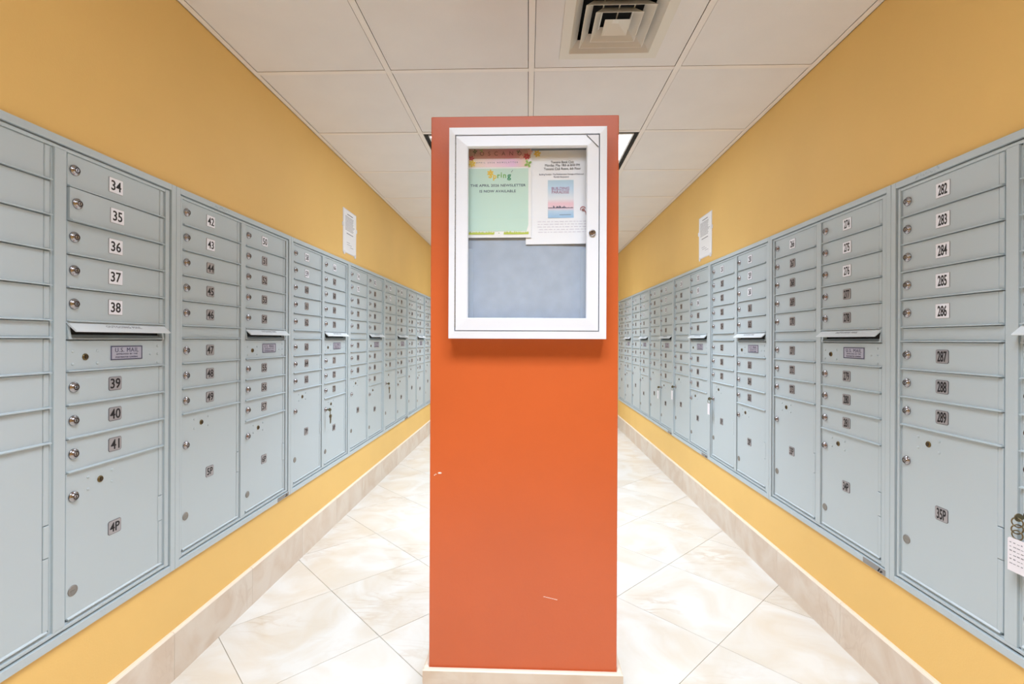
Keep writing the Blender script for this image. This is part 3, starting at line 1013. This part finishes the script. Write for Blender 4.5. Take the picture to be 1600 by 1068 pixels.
ring_bar(mb, -w2, w2, 0, CH, -w2 + gl, w2 - g0, g0 + 0.001, CH - g0 - 0.001, 0.0016, CD, 0.0002)
bevel(build('outer_frame', mb, M['alu'], case), 0.0012)
# narrow dark reveal ring between the outer frame and the door
mb = MB()
ring_bar(mb, -w2 + gl, w2 - g0, g0 + 0.001, CH - g0 - 0.001, -w2 + gl + 0.012, w2 - g0 - 0.012, g0 + 0.014, CH - g0 - 0.014, 0.010, 0.014, 0.010)
build('reveal', mb, M['alu_gap'], case)
DX0, DX1, DZ0, DZ1 = -w2 + gl + 0.0025, w2 - g0 - 0.0025, g0 + 0.0035, CH - g0 - 0.0040
OX0, OX1, OZ0, OZ1 = -w2 + 0.0540, w2 - 0.0560, 0.0580, CH - 0.0555
mb = MB()
ring_bar(mb, DX0, DX1, DZ0, DZ1, OX0, OX1, OZ0, OZ1, 0.0026, 0.012, 0.0002)
door_frame = bevel(build('glass_door', mb, M['alu'], case), 0.0012)
mb = MB()
ring_bar(mb, OX0 - 0.0003, OX1 + 0.0003, OZ0 - 0.0003, OZ1 + 0.0003, OX0 + 0.0022, OX1 - 0.0022, OZ0 + 0.0022, OZ1 - 0.0035, 0.0015, 0.012, 0.005)
build('bead', mb, M['alu'], door_frame)
build('pane', MB().box(OX0, OX1, 0.0075, 0.0095, OZ0, OZ1), M['glass'], door_frame)
mb = MB()
mb.lathe((0, 0, 0), [(0.0100, 0.003), (0.0100, -0.002), (0.0082, -0.0032), (0.0070, -0.0032), (0.0066, -0.0022)], 20, mis=[0, 0, 0, 1, 0])
mb.box(-0.0012, 0.0012, -0.0036, -0.002, 0.0, 0.0058, 1)
build('lock', mb, [M['chrome'], M['keyhole']], door_frame, (DX1 - 0.0185, 0.0, 0.3065))
mb = MB()
mb.prism([(DX1 - 0.0350, DZ1 - 0.0015), (DX1 - 0.0015, DZ1 - 0.0015), (DX1 - 0.0015, DZ1 - 0.0350)], (-0.0010, 0.004), 'y', 0)
mb.prism([(DX1 - 0.0362, DZ1 - 0.0015), (DX1 - 0.0350, DZ1 - 0.0015), (DX1 - 0.0015, DZ1 - 0.0350), (DX1 - 0.0015, DZ1 - 0.0362)], (-0.0011, 0.004), 'y', 1)
build('corner_plate', mb, [M['alu'], M['alu_gap']], door_frame)
mb = MB()
for k in range(44):
    z = DZ0 + 0.01 + k * (DZ1 - DZ0 - 0.02) / 44
    mb.box(DX0 - 0.0022, DX0 + 0.0004, 0.0010, 0.010, z, z + 0.0105)
build('hinge', mb, M['satin'], case)
build('back_board', MB().box(-w2 + 0.021, w2 - 0.021, 0.040, 0.048, 0.024, CH - 0.024), M['board'], case)
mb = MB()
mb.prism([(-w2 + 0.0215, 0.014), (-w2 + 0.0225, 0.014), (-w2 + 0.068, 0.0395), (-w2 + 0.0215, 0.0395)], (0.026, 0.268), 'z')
build('side_reflection', mb, M['reflection_strip'], case)  # reflection at the case side, built as a pale blue strip
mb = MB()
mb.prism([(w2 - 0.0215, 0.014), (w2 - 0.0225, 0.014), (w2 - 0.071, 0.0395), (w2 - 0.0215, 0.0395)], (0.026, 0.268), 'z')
build('side_reflection', mb, M['reflection_strip'], case)  # same built-in reflection on the right side

# sheets pinned inside the case
BY = PILLAR[2] - CD + 0.0365
def sheet_mesh(w, h, curl, name, m, nx=10, nz=8):
    """thin paper, origin lower left, curl(u, v) = distance it lifts towards the viewer"""
    mb = MB()
    for s, off in ((0, 0.0), (1, 0.0004)):
        for j in range(nz + 1):
            for i in range(nx + 1):
                u, v = i / nx, j / nz
                mb.v.append((u * w, -curl(u, v) + off, v * h))
    N = (nx + 1) * (nz + 1)
    for j in range(nz):
        for i in range(nx):
            a = j * (nx + 1) + i
            mb.f.append((a, a + 1, a + nx + 2, a + nx + 1))
            mb.f.append((N + a, N + a + nx + 1, N + a + nx + 2, N + a + 1))
    ed = [(i, i + 1) for i in range(nx)] + [(nz * (nx + 1) + i + 1, nz * (nx + 1) + i) for i in range(nx)]
    ed += [((j + 1) * (nx + 1), j * (nx + 1)) for j in range(nz)] + [(j * (nx + 1) + nx, (j + 1) * (nx + 1) + nx) for j in range(nz)]
    for a, b in ed: mb.f.append((b, a, N + a, N + b))
    mb.m = [0] * len(mb.f); mb.s = [False] * len(mb.f)
    return mb.mesh(name, [m])

# right: book club flyer
FW, FH = 0.2115, 0.279
fx0, fz0 = -0.0075, CAM_H + 0.284
flyer = empty('book_club_flyer', (fx0, BY, fz0))
flyer.rotation_euler = (0, -0.008, 0)
tag(flyer, 'white book club flyer with small blue cover picture behind the glass', 'flyer')
fcurl = lambda u, v: 0.006 * max(0, u - 0.25) * (1 - v) ** 2 + 0.0002
link('sheet', sheet_mesh(FW, FH, fcurl, 'sheet', M['paper']), flyer)
def on_flyer(name, me, x, z):
    return link(name, me, flyer, (x, -fcurl(x / FW, z / FH) - 0.0008, z))
fz = lambda v: (530.3 - v) * 1.4283 / 748 - 0.284        # height on the sheet of a line read off the photo
cxf = 0.1065
for s, v, size, b in (('Toscano Book Club', 254.0, 0.0098, 0.0), ('Monday, May 18th at 8:00 PM', 259.3, 0.0100, 0.0), ('Toscano Club Room, 6th Floor', 264.6, 0.0100, 0.0),
                      ('Building Paradise - The Mediterranean Heritage of Miami and', 273.2, 0.0062, 0.0), ("Florida's Renaissance", 276.9, 0.0062, 0.0)):
    on_flyer('lettering', text_mesh(s, size, M['ink'] if size > 0.008 else M['mail_ink'], sx=0.86, bold=b), cxf + (0.003 if size > 0.008 else 0), fz(v))
cover = on_flyer('book_cover', MB().box(-0.0380, 0.0380, -0.0004, 0.0004, -0.0560, 0.0560).mesh('book_cover', [M['cover']]), cxf - 0.002, fz(311.5))
link('lettering', text_mesh('BUILDING', 0.0125, M['cover_ink'], sx=0.95, bold=0.01), cover, (-0.001, -0.0008, 0.031))
link('lettering', text_mesh('PARADISE', 0.0125, M['cover_ink'], sx=0.95, bold=0.01), cover, (-0.001, -0.0008, 0.0205))
mb = MB()
rnd = random.Random(11)
x = -0.0375
while x < 0.0365:
    wd = rnd.uniform(0.0010, 0.0028)
    hgt = 0.0015 + rnd.uniform(0, 0.006) * (1.0 if -0.026 < x < 0.012 else 0.25)
    mb.box(x, min(x + wd, 0.0375), -0.0007, -0.0004, -0.0275, -0.0275 + hgt)
    x += wd
mb.box(-0.004, 0.030, -0.0007, -0.0004, -0.0475, -0.0465)
build('skyline', mb, M['skyline'], cover)
mb = MB()
rnd = random.Random(21)
for k in range(5):
    z = fz(346.5 + k * 4.1)
    x = 0.034 + rnd.uniform(0, 0.008)
    while x < 0.196:
        ww = rnd.uniform(0.004, 0.014)
        yb = -fcurl((x + ww / 2) / FW, z / FH)
        mb.box(x, x + ww, yb - 0.0003, yb + 0.0002, z - 0.0009, z + 0.0009)
        x += ww + 0.0035
M['ink_pale'] = mat('pale_pencil_ink', (218, 216, 226), 0.6)
link('small_print', mb.mesh('small_print', [M['ink_pale']]), flyer, (0, -0.0002, 0))
# torn red ornament at the right edge
mb = MB()
for (cx, cz, r0, r1, a0, a1) in ((0.0, 0.006, 0.006, 0.0085, 0.3, 3.6), (0.001, 0.004, 0.002, 0.0042, 0, 5.6), (-0.002, -0.008, 0.010, 0.0125, -0.2, 1.7)):
    n = 12
    for i in range(n):
        t0, t1 = a0 + (a1 - a0) * i / n, a0 + (a1 - a0) * (i + 1) / n
        mb.prism([(cx + r0 * math.cos(t0), cz + r0 * math.sin(t0)), (cx + r1 * math.cos(t0), cz + r1 * math.sin(t0)),
                  (cx + r1 * math.cos(t1), cz + r1 * math.sin(t1)), (cx + r0 * math.cos(t1), cz + r0 * math.sin(t1))], (-0.0004, 0.0002), 'y')
M['ornament'] = mat('dusty_red_print', (176, 104, 108), 0.6)
on_flyer('ornament', mb.mesh('ornament', [M['ornament']]), 0.1700, fz(331))

# left: newsletter poster, in front of the flyer's left edge
PW, PH = 0.192, 0.268
pz0 = CAM_H + 0.3035
poster = empty('newsletter_poster', (-0.1835, BY - 0.0030, pz0))
poster.rotation_euler = (0, -0.004, 0)
tag(poster, 'mint green April newsletter poster with flowered pink header behind the glass', 'poster')
pcurl = lambda u, v: 0.0003 + 0.005 * max(0, u - 0.8) * (1 - v) ** 3
link('sheet', sheet_mesh(PW, PH, pcurl, 'sheet', M['white']), poster)
pz = lambda v: (530.3 - v) * 1.4250 / 748 - 0.3035
pxx = lambda u: (u - 729.0) * PW / 101.0
def flat(name, x0, x1, va, vb, m, y=-0.0006):
    cx, cz = (x0 + x1) / 2, (pz(va) + pz(vb)) / 2
    hx, hz = (x1 - x0) / 2, abs(pz(va) - pz(vb)) / 2
    return link(name, MB().box(-hx, hx, -0.0002, 0.0002, -hz, hz).mesh(name, [m]), poster, (cx, y, cz))
flat('mint_panel', 0.004, pxx(825.5), 263.0, 361.0, M['mint'])
flat('header_band', 0.002, pxx(829.0), 231.0, 247.5, M['header'])
flat('title_band', 0.004, pxx(825.5), 248.0, 260.5, M['band'])
def ptext(s, u, v, size, m, sx=1.0, bold=0.0, spacing=1.0, name='lettering'):
    return link(name, text_mesh(s, size, m, sx=sx, bold=bold, spacing=spacing), poster, (pxx(u), -0.0010, pz(v)))
ptext('TOSCANO', 776.5, 239.6, 0.0170, M['maroon'], sx=1.0, bold=-0.006, spacing=2.25)
ptext('APRIL 2026 NEWSLETTER', 776.5, 253.6, 0.0060, M['ink_navy'], sx=1.0, spacing=1.95)
ptext('S', 766.0, 273.0, 0.0250, M['spring_yellow'], bold=0.03)
ptext('p', 773.0, 277.5, 0.0220, M['spring_yellow'], bold=0.03)
ptext('r', 779.0, 275.2, 0.0220, M['spring_lime'], bold=0.02)
ptext('i', 783.2, 273.2, 0.0220, M['spring_lime'], bold=0.02)
ptext('n', 788.4, 275.0, 0.0220, M['spring_lime'], bold=0.02)
ptext('g', 795.4, 277.0, 0.0240, M['spring_green'], bold=0.03)
ptext('THE APRIL 2026 NEWSLETTER', 778.0, 289.4, 0.0104, M['ink_navy'], sx=1.13, bold=0.012, spacing=1.06)
ptext('IS NOW AVAILABLE', 777.5, 298.4, 0.0104, M['ink_navy'], sx=1.13, bold=0.012, spacing=1.06)
def blob(cx, cz, petals, r, m, name='flower', twist=0.0, y=-0.0014):
    mb = MB()
    for k in range(petals):
        a = twist + 2 * math.pi * k / petals
        pts = []
        for i in range(8):
            t = 2 * math.pi * i / 8
            lx, lz = r * (0.55 + 0.45 * math.cos(t)), 0.28 * r * math.sin(t)
            pts.append((lx * math.cos(a) - lz * math.sin(a), lx * math.sin(a) + lz * math.cos(a)))
        mb.prism(pts, (-0.0002, 0.0001 + 0.00003 * k), 'y')
    return link(name, mb.mesh(name, [m]), poster, (cx, y, cz))
blob(pxx(736.5), pz(247), 5, 0.0085, M['flower_red'])
blob(pxx(737.5), pz(255), 6, 0.0110, M['flower_yellow'], twist=0.3, y=-0.0018)
blob(pxx(742), pz(236), 4, 0.0070, M['dark_leaf'], 'leaf', 0.2)
blob(pxx(752), pz(234.5), 3, 0.0060, M['leaf_print'], 'leaf', 0.9)
blob(pxx(823), pz(244.5), 6, 0.0105, M['flower_red'], twist=0.2)
blob(pxx(815), pz(246), 5, 0.0070, M['flower_pink'], twist=0.5)
blob(pxx(825), pz(256), 4, 0.0120, M['leaf_print'], 'leaf', 0.5, -0.0018)
blob(pxx(828), pz(237.5), 5, 0.0090, M['flower_pink'], twist=0.1)
blob(pxx(810), pz(237), 3, 0.0060, M['dark_leaf'], 'leaf', 0.7)
blob(pxx(766), pz(270), 6, 0.0105, M['flower_yellow'], twist=0.5, y=-0.0007)
blob(pxx(800), pz(267.5), 2, 0.0035, M['ink_navy'], 'butterfly', 0.9)
blob(pxx(839.5), pz(240.5), 6, 0.0110, M['flower_yellow'], twist=0.2, y=-0.0008)
def grass(u0, u1):
    mb = MB()
    rnd = random.Random(int(u0))
    x = pxx(u0)
    mb.box(pxx(u0), pxx(u1), -0.0001, 0.0001, -0.0012, 0.0032)
    while x < pxx(u1):
        hgt = rnd.uniform(0.004, 0.0105); ww = rnd.uniform(0.0015, 0.003)
        lean = rnd.uniform(-0.002, 0.002)
        mb.prism([(x, 0.003), (x + ww, 0.003), (x + ww * 0.5 + lean, hgt)], (-0.0001, 0.0001), 'y')
        x += ww * 0.75
    return link('grass_print', mb.mesh('grass_print', [M['grass_print']]), poster, (0, -0.0012, pz(365.3)))
grass(732, 772)
grass(787, 826)
link('dot', MB().lathe((0, 0, 0), [(0.0014, 0.0), (0.0014, -0.0004)], 10).mesh('dot', [M['leaf_print']]), poster, (pxx(779.5), -0.0008, pz(364)))
